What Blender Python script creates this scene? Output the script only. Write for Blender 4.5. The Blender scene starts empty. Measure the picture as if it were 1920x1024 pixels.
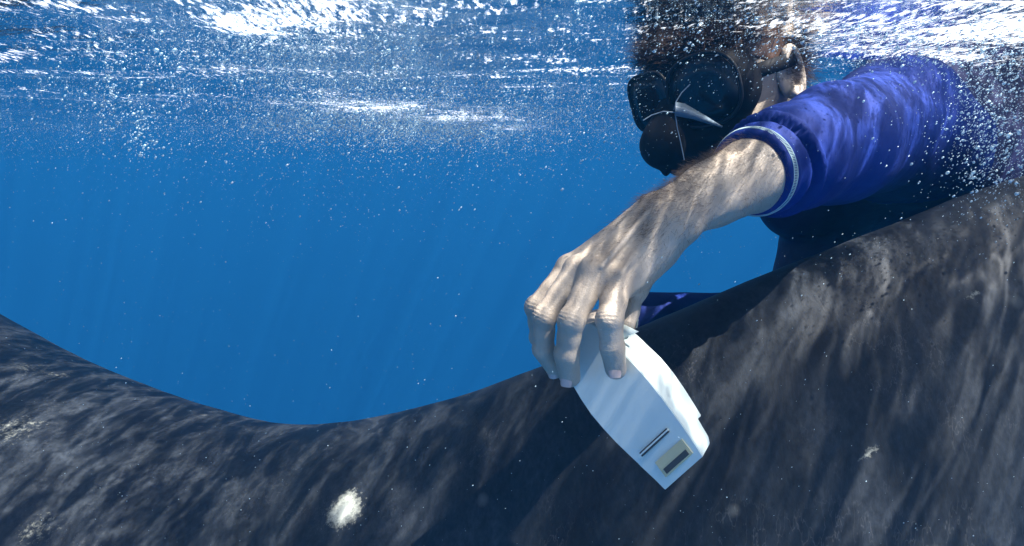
import bpy, math, random
import numpy as np
from mathutils import Vector, Matrix

random.seed(7)
rng = np.random.default_rng(7)
sc = bpy.context.scene
COL = sc.collection

# ------------------------------------------------------------------ camera, world, sun, exposure
CAM_Z = -0.15
PITCH = math.radians(9.3)
FPX = 1300.0
cam_d = bpy.data.cameras.new("camera")
cam = bpy.data.objects.new("camera", cam_d)
COL.objects.link(cam)
cam.location = (0, 0, CAM_Z)
cam.rotation_euler = (math.pi / 2 - PITCH, 0, 0)
cam_d.sensor_width = 36.0
cam_d.lens = FPX / 1920 * 36.0
cam_d.clip_start = 0.02
cam_d.clip_end = 500
sc.camera = cam

SUN = Vector((0.40, -0.27, 0.87)).normalized()      # towards the sun
world = bpy.data.worlds.new("World")
sc.world = world
world.use_nodes = True
wn = world.node_tree
wn.nodes.clear()
sky = wn.nodes.new("ShaderNodeTexSky")
sky.sky_type = 'NISHITA'
sky.sun_disc = False
sky.sun_elevation = math.asin(SUN.z)
sky.sun_rotation = math.atan2(SUN.x, SUN.y)
bg = wn.nodes.new("ShaderNodeBackground")
bg.inputs[1].default_value = 0.12
wo = wn.nodes.new("ShaderNodeOutputWorld")
wn.links.new(sky.outputs[0], bg.inputs[0])
wn.links.new(bg.outputs[0], wo.inputs[0])

sun_d = bpy.data.lights.new("sun", 'SUN')
sun_d.energy = 5.0
sun_d.angle = math.radians(0.5)
sun_d.color = (1.0, 0.97, 0.92)
sun_o = bpy.data.objects.new("sun", sun_d)
COL.objects.link(sun_o)
sun_o.location = SUN * 10
sun_o.rotation_euler = SUN.to_track_quat('Z', 'Y').to_euler()

sc.view_settings.view_transform = 'Standard'
sc.view_settings.look = 'None'
sc.view_settings.exposure = 1.8
sc.view_settings.gamma = 1.0
sc.view_settings.use_curve_mapping = False
sc.render.engine = 'CYCLES'
cy = sc.cycles
cy.use_denoising = True
cy.max_bounces = 8
cy.volume_bounces = 1
cy.transparent_max_bounces = 12
cy.glossy_bounces = 3
cy.diffuse_bounces = 2
cy.transmission_bounces = 4
cy.caustics_reflective = False
cy.caustics_refractive = False

# ------------------------------------------------------------------ helpers
FWD = np.array([0, math.cos(PITCH), -math.sin(PITCH)])
UPV = np.array([0, math.sin(PITCH), math.cos(PITCH)])
RGT = np.array([1.0, 0, 0])
CAM = np.array([0, 0, CAM_Z])


def P(px, py, d):
    """a point of the place, from where it stands in the 1920 photo and its depth in metres"""
    return CAM + d * (FWD + (px - 960) / FPX * RGT + (512 - py) / FPX * UPV)


def nrm(v):
    v = np.asarray(v, float)
    return v / np.linalg.norm(v)


def link(name, me, mat=None, parent=None, smooth=True):
    o = bpy.data.objects.new(name, me)
    COL.objects.link(o)
    if mat is not None:
        me.materials.append(mat)
    if smooth:
        me.polygons.foreach_set("use_smooth", [True] * len(me.polygons))
    if parent is not None:
        o.parent = parent
        o.matrix_parent_inverse = Matrix.Translation(-parent.location)
    return o


def mesh_np(name, V, F):
    """fast mesh from arrays; F is (n,3) or (n,4)"""
    V = np.ascontiguousarray(V, np.float32)
    F = np.ascontiguousarray(F, np.int32)
    me = bpy.data.meshes.new(name)
    k = F.shape[1]
    me.vertices.add(len(V))
    me.vertices.foreach_set("co", V.ravel())
    me.loops.add(F.size)
    me.loops.foreach_set("vertex_index", F.ravel())
    me.polygons.add(len(F))
    me.polygons.foreach_set("loop_start", np.arange(0, F.size, k, dtype=np.int32))
    me.update(calc_edges=True)
    me.validate()
    return me


def tag(o, label=None, cat=None, group=None, kind=None):
    if label: o["label"] = label
    if cat: o["category"] = cat
    if group: o["group"] = group
    if kind: o["kind"] = kind
    return o


def empty(name, loc):
    o = bpy.data.objects.new(name, None)
    o.location = loc
    COL.objects.link(o)
    return o


class Hash:
    """value noise in 3-D, vectorised"""
    def __init__(self, seed):
        self.t = np.random.default_rng(seed).random((64, 64, 64), dtype=np.float32)

    def __call__(self, p, octaves=3, gain=0.5):
        p = np.asarray(p, np.float32)
        out = np.zeros(p.shape[0], np.float32)
        amp, tot = 1.0, 0.0
        for o in range(octaves):
            q = p * (2 ** o) + 13.7 * o
            i = np.floor(q).astype(np.int64)
            f = q - i
            f = f * f * (3 - 2 * f)
            i0 = i & 63
            i1 = (i + 1) & 63
            acc = 0
            for dx in (0, 1):
                wx = f[:, 0] if dx else 1 - f[:, 0]
                ix = (i1 if dx else i0)[:, 0]
                for dy in (0, 1):
                    wy = f[:, 1] if dy else 1 - f[:, 1]
                    iy = (i1 if dy else i0)[:, 1]
                    for dz in (0, 1):
                        wz = f[:, 2] if dz else 1 - f[:, 2]
                        iz = (i1 if dz else i0)[:, 2]
                        acc = acc + wx * wy * wz * self.t[ix, iy, iz]
            out += amp * (acc - 0.5) * 2
            tot += amp
            amp *= gain
        return out / tot


noise = Hash(3)
noise2 = Hash(5)


# ---- implicit bodies: tapered limbs blended into one skin, then polygonised (surface nets)
class Body:
    def __init__(self, lo, hi, h):
        self.lo = np.array(lo, float)
        self.h = h
        self.n = np.ceil((np.array(hi) - self.lo) / h).astype(int) + 1
        self.D = np.full(self.n, 1.0, np.float32)

    def _box(self, lo, hi):
        a = np.maximum(np.floor((lo - self.lo) / self.h).astype(int), 0)
        b = np.minimum(np.ceil((hi - self.lo) / self.h).astype(int) + 1, self.n)
        if (b <= a).any():
            return None
        ax = [self.lo[i] + self.h * np.arange(a[i], b[i]) for i in range(3)]
        X, Y, Z = np.meshgrid(*ax, indexing='ij')
        return (slice(a[0], b[0]), slice(a[1], b[1]), slice(a[2], b[2])), np.stack([X, Y, Z], -1).astype(np.float32)

    def _merge(self, sl, d, k, sub=False):
        D = self.D[sl]
        if sub:
            h = np.clip(0.5 - 0.5 * (D + d) / k, 0, 1)
            self.D[sl] = D * (1 - h) + (-d) * h + k * h * (1 - h)
        else:
            h = np.clip(0.5 + 0.5 * (D - d) / k, 0, 1)
            self.D[sl] = D * (1 - h) + d * h - k * h * (1 - h)

    def cone(self, a, b, ra, rb, k=0.01, flat=None, s=1.0, sub=False):
        a = np.asarray(a, float); b = np.asarray(b, float)
        R = max(ra, rb) * max(1, s) + 2.5 * k + 2 * self.h
        bx = self._box(np.minimum(a, b) - R, np.maximum(a, b) + R)
        if bx is None: return
        sl, X = bx
        ab = (b - a).astype(np.float32)
        L = float(ab @ ab) + 1e-12
        pa = X - a.astype(np.float32)
        t = np.clip((pa @ ab) / L, 0, 1)
        q = pa - t[..., None] * ab
        if flat is not None:
            f = nrm(flat).astype(np.float32)
            c = q @ f
            q = q + (c * (1 / s - 1))[..., None] * f
        d = np.sqrt((q ** 2).sum(-1)) - (ra + t * (rb - ra))
        self._merge(sl, d, k, sub)

    def ell(self, c, axes, r, k=0.01, sub=False):
        c = np.asarray(c, float)
        A = np.array([nrm(x) for x in axes], np.float32)
        r = np.asarray(r, np.float32)
        R = float(r.max()) + 2.5 * k + 2 * self.h
        bx = self._box(c - R, c + R)
        if bx is None: return
        sl, X = bx
        q = (X - c.astype(np.float32)) @ A.T
        k0 = np.sqrt(((q / r) ** 2).sum(-1)) + 1e-6
        k1 = np.sqrt(((q / r ** 2) ** 2).sum(-1)) + 1e-6
        d = k0 * (k0 - 1) / k1
        self._merge(sl, d, k, sub)

    def cut(self, c, n):
        """remove everything on the side n of the plane through c"""
        ax = [self.lo[i] + self.h * np.arange(self.n[i]) for i in range(3)]
        n = nrm(n)
        d = ((ax[0] - c[0]) * n[0])[:, None, None] + ((ax[1] - c[1]) * n[1])[None, :, None] + ((ax[2] - c[2]) * n[2])[None, None, :]
        return d.astype(np.float32)

    def mesh(self):
        D = self.D
        D[0] = D[-1] = 1; D[:, 0] = D[:, -1] = 1; D[:, :, 0] = D[:, :, -1] = 1
        S = D < 0
        cnt = np.zeros(np.array(D.shape) - 1, np.int8)
        offs = [(i, j, k) for i in (0, 1) for j in (0, 1) for k in (0, 1)]
        nx, ny, nz = D.shape
        for i, j, k in offs:
            cnt += S[i:nx - 1 + i, j:ny - 1 + j, k:nz - 1 + k]
        act = (cnt > 0) & (cnt < 8)
        idx = np.argwhere(act)
        vid = np.full(act.shape, -1, np.int64)
        vid[act] = np.arange(len(idx))
        C = np.stack([D[idx[:, 0] + i, idx[:, 1] + j, idx[:, 2] + k] for i, j, k in offs], 1)
        O = np.array(offs, float)
        acc = np.zeros((len(idx), 3)); num = np.zeros(len(idx))
        for a in range(8):
            for b in range(a + 1, 8):
                if np.abs(O[a] - O[b]).sum() != 1: continue
                m = (C[:, a] < 0) != (C[:, b] < 0)
                t = C[m, a] / (C[m, a] - C[m, b])
                acc[m] += O[a] + t[:, None] * (O[b] - O[a])
                num[m] += 1
        V = self.lo + self.h * (idx + acc / num[:, None])
        faces = []
        for ax in range(3):
            u, v = (ax + 1) % 3, (ax + 2) % 3
            sA = [slice(None)] * 3; sB = [slice(None)] * 3
            sA[ax] = slice(0, -1); sB[ax] = slice(1, None)
            A_, B_ = S[tuple(sA)], S[tuple(sB)]
            e = np.argwhere(A_ != B_)
            e = e[(e[:, u] > 0) & (e[:, v] > 0) & (e[:, u] < D.shape[u] - 1) & (e[:, v] < D.shape[v] - 1)]
            inside = S[e[:, 0], e[:, 1], e[:, 2]]
            du = np.zeros(3, int); du[u] = 1
            dv = np.zeros(3, int); dv[v] = 1
            q = [e - du - dv, e - dv, e, e - du]
            Q = np.stack([vid[x[:, 0], x[:, 1], x[:, 2]] for x in q], 1)
            Q[~inside] = Q[~inside][:, ::-1]
            faces.append(Q)
        F = np.concatenate(faces)
        return V, F


def smooth_verts(V, F, it=2, lam=0.5):
    for _ in range(it):
        acc = np.zeros_like(V); n = np.zeros(len(V))
        for a, b in ((0, 1), (1, 2), (2, 3), (3, 0)):
            np.add.at(acc, F[:, a], V[F[:, b]]); np.add.at(n, F[:, a], 1)
            np.add.at(acc, F[:, b], V[F[:, a]]); np.add.at(n, F[:, b], 1)
        V = V + lam * (acc / np.maximum(n, 1)[:, None] - V)
    return V


def normals(V, F):
    n = np.cross(V[F[:, 2]] - V[F[:, 0]], V[F[:, 3]] - V[F[:, 1]])
    N = np.zeros_like(V)
    for i in range(4):
        np.add.at(N, F[:, i], n)
    return N / (np.linalg.norm(N, axis=1)[:, None] + 1e-12)


# ------------------------------------------------------------------ materials
class Mat:
    def __init__(self, name):
        self.m = bpy.data.materials.new(name)
        self.m.use_nodes = True
        self.nt = self.m.node_tree
        self.nt.nodes.clear()
        self.out = self.n("ShaderNodeOutputMaterial")

    def n(self, t, **kw):
        x = self.nt.nodes.new(t)
        for k, v in kw.items():
            if k in x.inputs.keys() if hasattr(x.inputs, 'keys') else False:
                x.inputs[k].default_value = v
            else:
                setattr(x, k, v)
        return x

    def l(self, a, b):
        self.nt.links.new(a, b)

    def coords(self, scale=(1, 1, 1), rot=(0, 0, 0), loc=(0, 0, 0), src="Object"):
        tc = self.n("ShaderNodeTexCoord")
        mp = self.n("ShaderNodeMapping")
        mp.inputs["Scale"].default_value = scale
        mp.inputs["Rotation"].default_value = rot
        mp.inputs["Location"].default_value = loc
        self.l(tc.outputs[src], mp.inputs[0])
        return mp.outputs[0]

    def noise(self, vec, scale, detail=4, rough=0.55, dist=0.0):
        x = self.n("ShaderNodeTexNoise")
        x.inputs["Scale"].default_value = scale
        x.inputs["Detail"].default_value = detail
        x.inputs["Roughness"].default_value = rough
        x.inputs["Distortion"].default_value = dist
        self.l(vec, x.inputs["Vector"])
        return x

    def ramp(self, fac, stops, interp='LINEAR'):
        r = self.n("ShaderNodeValToRGB")
        r.color_ramp.interpolation = interp
        e = r.color_ramp.elements
        while len(e) < len(stops): e.new(0.5)
        for i, (p, c) in enumerate(stops):
            e[i].position = p
            e[i].color = (c, c, c, 1) if isinstance(c, (int, float)) else (*c, 1)
        self.l(fac, r.inputs[0])
        return r.outputs[0]

    def math(self, op, a, b=None, clamp=False):
        x = self.n("ShaderNodeMath")
        x.operation = op
        x.use_clamp = clamp
        for i, v in enumerate((a, b)):
            if v is None: continue
            if isinstance(v, (int, float)): x.inputs[i].default_value = v
            else: self.l(v, x.inputs[i])
        return x.outputs[0]

    def mix(self, fac, a, b, mode='MIX'):
        x = self.n("ShaderNodeMix")
        x.data_type = 'RGBA'
        x.blend_type = mode
        for s, v in ((x.inputs[0], fac), (x.inputs[6], a), (x.inputs[7], b)):
            if isinstance(v, (int, float)): s.default_value = v
            elif isinstance(v, tuple): s.default_value = (*v, 1)
            else: self.l(v, s)
        return x.outputs[2]

    def bump(self, h, strength, dist=0.01, normal=None):
        b = self.n("ShaderNodeBump")
        b.inputs["Strength"].default_value = strength
        b.inputs["Distance"].default_value = dist
        self.l(h, b.inputs["Height"])
        if normal is not None: self.l(normal, b.inputs["Normal"])
        return b.outputs[0]

    def principled(self, color, rough=0.5, spec=0.5, normal=None, **kw):
        b = self.n("ShaderNodeBsdfPrincipled")
        if isinstance(color, tuple): b.inputs["Base Color"].default_value = (*color, 1)
        else: self.l(color, b.inputs["Base Color"])
        if isinstance(rough, (int, float)): b.inputs["Roughness"].default_value = rough
        else: self.l(rough, b.inputs["Roughness"])
        b.inputs["Specular IOR Level"].default_value = spec
        for k, v in kw.items():
            b.inputs[k].default_value = v
        if normal is not None: self.l(normal, b.inputs["Normal"])
        self.l(b.outputs[0], self.out.inputs[0])
        return b


# ------------------------------------------------------------------ the setting: sea surface and the water itself
m = Mat("sea_water_volume")
pv = m.n("ShaderNodeVolumePrincipled")
pv.inputs["Color"].default_value = (0.021, 0.255, 0.61, 1)
pv.inputs["Absorption Color"].default_value = (0.0, 0.0, 0.0, 1)
pv.inputs["Density"].default_value = 0.055
pv.inputs["Anisotropy"].default_value = 0.0
m.l(pv.outputs[0], m.out.inputs["Volume"])
hz_v = np.array([(x, y, z) for x in (-90, 90) for y in (-15, 120) for z in (-90, 0.42)], float)
hz = mesh_np("haze", hz_v, np.array([(0, 1, 3, 2), (4, 6, 7, 5), (0, 4, 5, 1), (2, 3, 7, 6), (0, 2, 6, 4), (1, 5, 7, 3)]))
haze = link("haze", hz, m.m, smooth=False)
tag(haze, "clear blue ocean water fading to deep blue with distance", "water", kind="stuff")


def wave_height(x, y):
    """swell, chop and ripples; x, y arrays"""
    z = 0.010 * np.sin(1.9 * x + 0.7 * y + 0.6) + 0.011 * np.sin(0.8 * x - 2.6 * y + 1.0)
    z += 0.006 * np.sin(4.1 * x + 3.1 * y + 2.0 + 0.8 * np.sin(1.3 * x))
    z += 0.004 * np.sin(-3.3 * x + 8.5 * y + 0.7 * np.sin(2.7 * x + 1))
    p = np.stack([x, y, np.zeros_like(x)], 1)
    z += 0.010 * noise(p * np.array([2.4, 4.6, 1]), 4, 0.5)
    r = 1 - np.abs(noise2(p * np.array([5.0, 11.0, 1]) + 7, 3, 0.55))
    z -= 0.006 * (r ** 3 - 0.4)
    z += 0.0034 * noise(p * np.array([15., 32., 1]) + 3, 4, 0.62)
    fade = np.exp(-np.maximum(np.hypot(x, y) - 1.4, 0) / 1.8)
    return z * (0.06 + 0.94 * fade)


def foam_amount(x, y):
    """where the surface is churned white"""
    f = np.zeros_like(x)
    w_ = np.stack([x, y, 0 * x], 1) * np.array([3.5, 6, 1])
    x = x + .075 * noise(w_, 3); y = y + .075 * noise2(w_ + 5, 3)
    for (px, py, sx, sy, rot, a) in FOAM:
        # the patch lies on the surface, at the point seen there
        d = -CAM_Z * FPX / max(HOR - py, 6)
        cx, cy_ = (px - 960) / FPX * d, d
        c, s = math.cos(rot), math.sin(rot)
        u = (x - cx) * c + (y - cy_) * s
        v = -(x - cx) * s + (y - cy_) * c
        f = np.maximum(f, a * np.exp(-((u / sx) ** 2 + (v / sy) ** 2)))
    return f


HOR = 512 - FPX * math.tan(PITCH)
FOAM = [
    (560, 60, 0.12, 0.12, 0.2, 1.35), (690, 28, 0.14, 0.06, 0.0, 1.2), (450, 15, 0.12, 0.05, 0.0, 1.2), (620, 95, 0.10, 0.08, 0.4, .85),
    (300, 60, 0.10, 0.05, 0.1, 0.95), (120, 40, 0.20, 0.030, 0.0, 1.0), (60, 105, 0.16, 0.05, 0.1, 1.0), (160, 80, 0.10, 0.04, 0.1, 0.8),
    (60, 140, 0.25, 0.05, -0.05, 0.9), (270, 158, 0.16, 0.06, -0.1, 1.1), (1880, 70, 0.34, 0.34, 0, 1.25), (1760, 110, 0.26, 0.22, 0.1, 1.05),
    (1640, 60, 0.18, 0.10, 0.1, 1.1), (1000, 112, 0.12, 0.05, 0.1, 0.9), (1090, 60, 0.10, 0.05, 0, 0.8), (1100, 140, 0.20, 0.06, -0.1, 1.0),
    (1230, 10, 0.20, 0.03, 0, 0.9), (930, 10, 0.3, 0.02, 0, 1.0), (160, 18, 0.3, 0.02, 0, 1.05), (880, 60, .12, .03, 0, .7),
    (980, 180, 0.16, 0.08, 0.1, 0.9), (600, 140, 0.25, 0.04, 0.1, 0.6), (1470, 15, 0.10, 0.03, 0, 0.9), (1500, 50, .08, .03, .1, 1.0),
    (620, 200, 0.20, 0.25, 0.0, 1.1), (720, 214, 0.24, 0.30, 0.0, 1.2), (850, 226, 0.28, 0.35, 0.0, 1.1), (960, 240, 0.2, 0.4, 0.0, .8), (1480, 120, 0.1, 0.06, 0.1, 0.9)]

nx_, ny_ = 540, 640
u = np.linspace(-1, 1, nx_)
v = np.linspace(0, 1, ny_)
gx = 1.7 * u + 92 * np.abs(u) ** 7 * np.sign(u)
gy = -1.0 + 4.2 * v + 120 * v ** 7
X, Y = np.meshgrid(gx, gy, indexing='ij')
xf, yf = X.ravel(), Y.ravel()
Z = wave_height(xf, yf)
V = np.stack([xf, yf, Z], 1)
ii = np.arange(nx_ * ny_).reshape(nx_, ny_)
F = np.stack([ii[:-1, :-1], ii[1:, :-1], ii[1:, 1:], ii[:-1, 1:]], -1).reshape(-1, 4)
me = mesh_np("water_surface", V, F)
at = me.attributes.new("foam", 'FLOAT', 'POINT')
pn = np.stack([xf, yf, xf * 0], 1)
at2 = me.attributes.new('chop', 'FLOAT', 'POINT')
at2.data.foreach_set('value', (.05 + .95 * np.exp(-np.maximum(np.hypot(xf, yf) - 1.2, 0) / 1.6)).astype(np.float32))
rdg = (1 - np.abs(noise2(pn * np.array([2.2, 7.0, 1]) + 11, 4, .55))) ** 9
fo = np.maximum(foam_amount(xf, yf), .70 * rdg * np.clip(2.6 - yf, 0, 1)) * (0.8 + 0.5 * noise(pn * 13, 3))
at.data.foreach_set("value", np.clip(fo, 0, 1.2).astype(np.float32))

m = Mat("water_surface")
co = m.coords()
rip = m.noise(m.coords(scale=(1, 1.9, 1)), 26, 4, 0.6)
cha = m.n('ShaderNodeAttribute'); cha.attribute_name = 'chop'
nb = m.bump(m.math('MULTIPLY', rip.outputs[0], cha.outputs['Fac']), 0.55, 0.006)
fr = m.n("ShaderNodeFresnel"); fr.inputs[0].default_value = 1.333
m.l(nb, fr.inputs["Normal"])
gl = m.n("ShaderNodeBsdfGlossy"); gl.inputs[0].default_value = (1, 1, 1, 1); gl.inputs["Roughness"].default_value = 0.06
m.l(nb, gl.inputs["Normal"])
# caustic dapples painted into the transparent colour, masking the sun into bright lines
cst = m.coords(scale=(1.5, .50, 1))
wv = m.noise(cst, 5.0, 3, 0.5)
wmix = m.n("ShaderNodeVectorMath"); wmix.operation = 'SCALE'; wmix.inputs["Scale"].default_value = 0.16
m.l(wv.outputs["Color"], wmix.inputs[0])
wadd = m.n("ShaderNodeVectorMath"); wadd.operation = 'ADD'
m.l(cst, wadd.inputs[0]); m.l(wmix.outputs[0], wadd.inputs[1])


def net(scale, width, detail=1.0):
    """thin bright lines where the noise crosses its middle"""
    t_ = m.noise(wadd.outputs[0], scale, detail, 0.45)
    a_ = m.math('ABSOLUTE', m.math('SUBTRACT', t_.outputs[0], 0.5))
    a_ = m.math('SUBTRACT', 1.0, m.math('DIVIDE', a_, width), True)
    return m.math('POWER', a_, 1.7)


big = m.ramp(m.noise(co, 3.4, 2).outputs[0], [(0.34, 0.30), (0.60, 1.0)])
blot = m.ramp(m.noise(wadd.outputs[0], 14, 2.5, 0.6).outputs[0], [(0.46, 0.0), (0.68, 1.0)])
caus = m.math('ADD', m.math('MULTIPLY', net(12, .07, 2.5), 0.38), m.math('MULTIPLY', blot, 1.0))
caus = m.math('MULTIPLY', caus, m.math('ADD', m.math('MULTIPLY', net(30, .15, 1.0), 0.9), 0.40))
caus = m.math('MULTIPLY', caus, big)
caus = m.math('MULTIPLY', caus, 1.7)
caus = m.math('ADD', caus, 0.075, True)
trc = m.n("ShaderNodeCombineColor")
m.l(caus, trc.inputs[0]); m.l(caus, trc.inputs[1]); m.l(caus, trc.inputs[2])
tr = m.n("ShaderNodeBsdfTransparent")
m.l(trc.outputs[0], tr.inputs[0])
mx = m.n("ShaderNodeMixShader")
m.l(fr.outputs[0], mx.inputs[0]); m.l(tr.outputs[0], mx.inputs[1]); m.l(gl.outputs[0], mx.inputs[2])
# foam: fine white froth, brighter where it is thick
fa = m.n("ShaderNodeAttribute"); fa.attribute_name = "foam"
fn = m.noise(m.coords(scale=(1, .30, 1), rot=(0, 0, 0.12)), 170, 3, 0.6)
fn2 = m.noise(m.coords(scale=(1, .5, 1), rot=(0, 0, 0.3)), 20, 4, 0.6)
fm = m.math('ADD', m.math('MULTIPLY', fn.outputs[0], 1.8), m.math('MULTIPLY', fn2.outputs[0], 0.9))
fm = m.math('ADD', m.math('SUBTRACT', fm, 1.70), m.math('MULTIPLY', fa.outputs["Fac"], 0.50))
fm = m.math('MULTIPLY', fm, 2.6, True)
tl = m.n("ShaderNodeBsdfTranslucent"); tl.inputs[0].default_value = (0.85, 0.88, 0.9, 1)
df = m.n("ShaderNodeBsdfDiffuse"); df.inputs[0].default_value = (0.85, 0.88, 0.9, 1)
mf = m.n("ShaderNodeMixShader"); mf.inputs[0].default_value = 0.25
m.l(tl.outputs[0], mf.inputs[1]); m.l(df.outputs[0], mf.inputs[2])
mo = m.n("ShaderNodeMixShader")
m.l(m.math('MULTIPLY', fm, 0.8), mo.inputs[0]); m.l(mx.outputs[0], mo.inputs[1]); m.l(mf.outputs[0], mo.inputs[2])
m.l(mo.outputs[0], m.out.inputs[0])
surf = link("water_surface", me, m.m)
tag(surf, "rippled underside of the sea surface with white froth", "water surface", kind="structure")

# ------------------------------------------------------------------ the whale
m = Mat("whale_skin")
co = m.coords()
big = m.noise(m.coords(scale=(1, 1, 0.8)), 3.2, 5, 0.6)
mid = m.noise(m.coords(scale=(1.6, 1, 0.55), rot=(0, 0.5, 0)), 16, 6, 0.68, 0.4)
fine = m.noise(m.coords(scale=(1.5, 1, 0.8), rot=(0, 0.5, 0)), 110, 4, 0.7)
c1 = m.ramp(big.outputs[0], [(0.3, (0.0095, 0.012, 0.015)), (0.7, (0.024, 0.029, 0.036))])
c2 = m.ramp(mid.outputs[0], [(0.38, (0.65, 0.65, 0.65)), (0.55, (1.0, 1.0, 1.0)), (0.75, (1.5, 1.5, 1.5))])
cc = m.mix(1.0, c1, c2, 'MULTIPLY')
c3 = m.ramp(fine.outputs[0], [(0.3, 0.6), (0.7, 1.45)])
cc = m.mix(1.0, cc, c3, 'MULTIPLY')
sc_ = m.noise(m.coords(scale=(9, 9, .7), rot=(0.2, 0.35, 0)), 9, 3, 0.6)
scr = m.ramp(m.math('ABSOLUTE', m.math('SUBTRACT', sc_.outputs[0], 0.5)), [(0.0, 1.0), (0.006, 0.5), (0.014, 0.0)])
sc2 = m.ramp(m.noise(co, 7, 2).outputs[0], [(0.5, 0.0), (0.62, 1.0)])
cc = m.mix(m.math('MULTIPLY', m.math('MULTIPLY', scr, sc2), 0.30), cc, (0.13, 0.135, 0.14))
# pale spots, each with its own outline
sp = m.n("ShaderNodeTexVoronoi"); sp.inputs["Scale"].default_value = 9; sp.inputs["Randomness"].default_value = 1
m.l(m.coords(), sp.inputs["Vector"])
spm = m.ramp(sp.outputs["Distance"], [(0.0, 1.0), (0.045, 0.6), (0.09, 0.0)])
cc = m.mix(m.math('MULTIPLY', spm, 0.35), cc, (0.22, 0.23, 0.22))
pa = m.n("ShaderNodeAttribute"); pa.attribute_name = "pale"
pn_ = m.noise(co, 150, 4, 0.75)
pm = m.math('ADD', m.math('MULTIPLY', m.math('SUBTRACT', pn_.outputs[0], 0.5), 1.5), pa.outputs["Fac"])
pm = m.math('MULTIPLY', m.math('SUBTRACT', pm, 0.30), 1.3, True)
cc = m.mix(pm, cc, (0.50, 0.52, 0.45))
hb = m.math('ADD', m.math('MULTIPLY', mid.outputs[0], 1.0), m.math('MULTIPLY', fine.outputs[0], 0.06))
hb = m.math('ADD', hb, m.math('MULTIPLY', pm, .4))
bs = m.principled(cc, 0.55, 0.16, m.bump(hb, 0.18, 0.006))
WHALE_MAT = m.m

# stations along the back: image x, crest image y, depth of the spine, half width, half height
ST = np.array([
    (-2600, 700, 1.9, .50, .40), (-1400, 520, 1.7, .75, .60), (-500, 480, 1.45, .85, .70), (-80, 662, 1.33, .70, .72), (60, 706, 1.28, .66, .72), (230, 754, 1.22, .62, .72),
    (330, 780, 1.18, .59, .70), (420, 797, 1.14, .56, .70), (510, 798, 1.10, .53, .70), (650, 786, 1.06, .49, .70), (760, 765, 1.03, .45, .73), (860, 740, .97, .39, .76), (960, 706, .90, .31, .80), (1040, 680, .86, .275, .85), (1120, 645, .83, .255, .88), (1200, 614, .81, .245, .90),
    (1280, 590, .80, .24, .92), (1400, 536, .80, .24, .95), (1500, 492, .80, .24, .98), (1600, 458, .80, .24, 1.0),
    (1700, 416, .81, .25, 1.02), (1800, 370, .83, .27, 1.05), (1920, 328, .86, .30, 1.08), (2200, 250, 1.0, .42, 1.1), (2800, 200, 1.3, .62, .9), (3600, 400, 1.5, .45, .6)])


def whale_mesh():
    xs = (ST[:, 0] - 960) / FPX * (ST[:, 2])
    e = np.tan(np.arctan((512 - ST[:, 1]) / FPX) - PITCH)
    zc = CAM_Z + e * ST[:, 2] - np.sqrt((e * ST[:, 3]) ** 2 + ST[:, 4] ** 2)
    nS, nT = 520, 340
    t = np.linspace(xs[0], xs[-1], nS)

    def sm(y):
        f = np.interp(t, xs, y)
        k = 9
        g = np.pad(f, k, mode='edge')
        return np.convolve(g, np.hanning(2 * k + 1) / np.hanning(2 * k + 1).sum(), 'valid')
    yc, ry, rz, zz = sm(ST[:, 2]), sm(ST[:, 3]), sm(ST[:, 4]), sm(zc)
    end = np.minimum(1, np.sqrt(np.maximum(0, 1 - (np.abs(np.linspace(-1, 1, nS)) ** 14))) + 0.02)
    # finer spacing on the flank towards the camera
    a = np.linspace(0, 2 * np.pi, nT, endpoint=False)
    a = a + 0.45 * np.sin(a - math.radians(135) + math.pi)
    T, A = np.meshgrid(np.arange(nS), a, indexing='ij')
    T = T.ravel(); A = A.ravel()
    x = t[T]; y = yc[T] + ry[T] * end[T] * np.cos(A); z = zz[T] + rz[T] * end[T] * np.sin(A)
    V = np.stack([x, y, z], 1)
    N = np.stack([0 * x, np.cos(A) / ry[T], np.sin(A) / rz[T]], 1)
    N /= np.linalg.norm(N, axis=1)[:, None]
    disp = 0.006 * noise(V * np.array([3., 3., 2.]), 3) + 0.0012 * noise2(V * np.array([22., 12., 8.]), 3)
    V = V + N * disp[:, None]
    ii = np.arange(nS * nT).reshape(nS, nT)
    jj = np.roll(ii, -1, 1)
    F = np.stack([ii[:-1], jj[:-1], jj[1:], ii[1:]], -1).reshape(-1, 4)
    cA, cB = len(V), len(V) + 1
    V = np.vstack([V, [t[0], yc[0], zz[0]], [t[-1], yc[-1], zz[-1]]])
    caps = np.array([(ii[0, i], ii[0, (i + 1) % nT], cA, cA) for i in range(0)] or np.zeros((0, 4), int))
    return V, F, ii


WV, WF, WI = whale_mesh()
WF = WF[:, ::-1]
me = mesh_np("whale", WV, WF)


def pix(Vp):
    q = Vp - CAM
    d = q @ FWD
    return 960 + FPX * (q @ RGT) / d, 512 - FPX * (q @ UPV) / d, d


# pale scar and spots on the flank; far-left patches paint in caustic glints
def skin_point(px, py):
    a, b, d = pix(WV)
    ok = d > 0.2
    r = np.where(ok, np.hypot(a - px, b - py) + d * 4, 1e9)
    return WV[np.argmin(r)]


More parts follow.
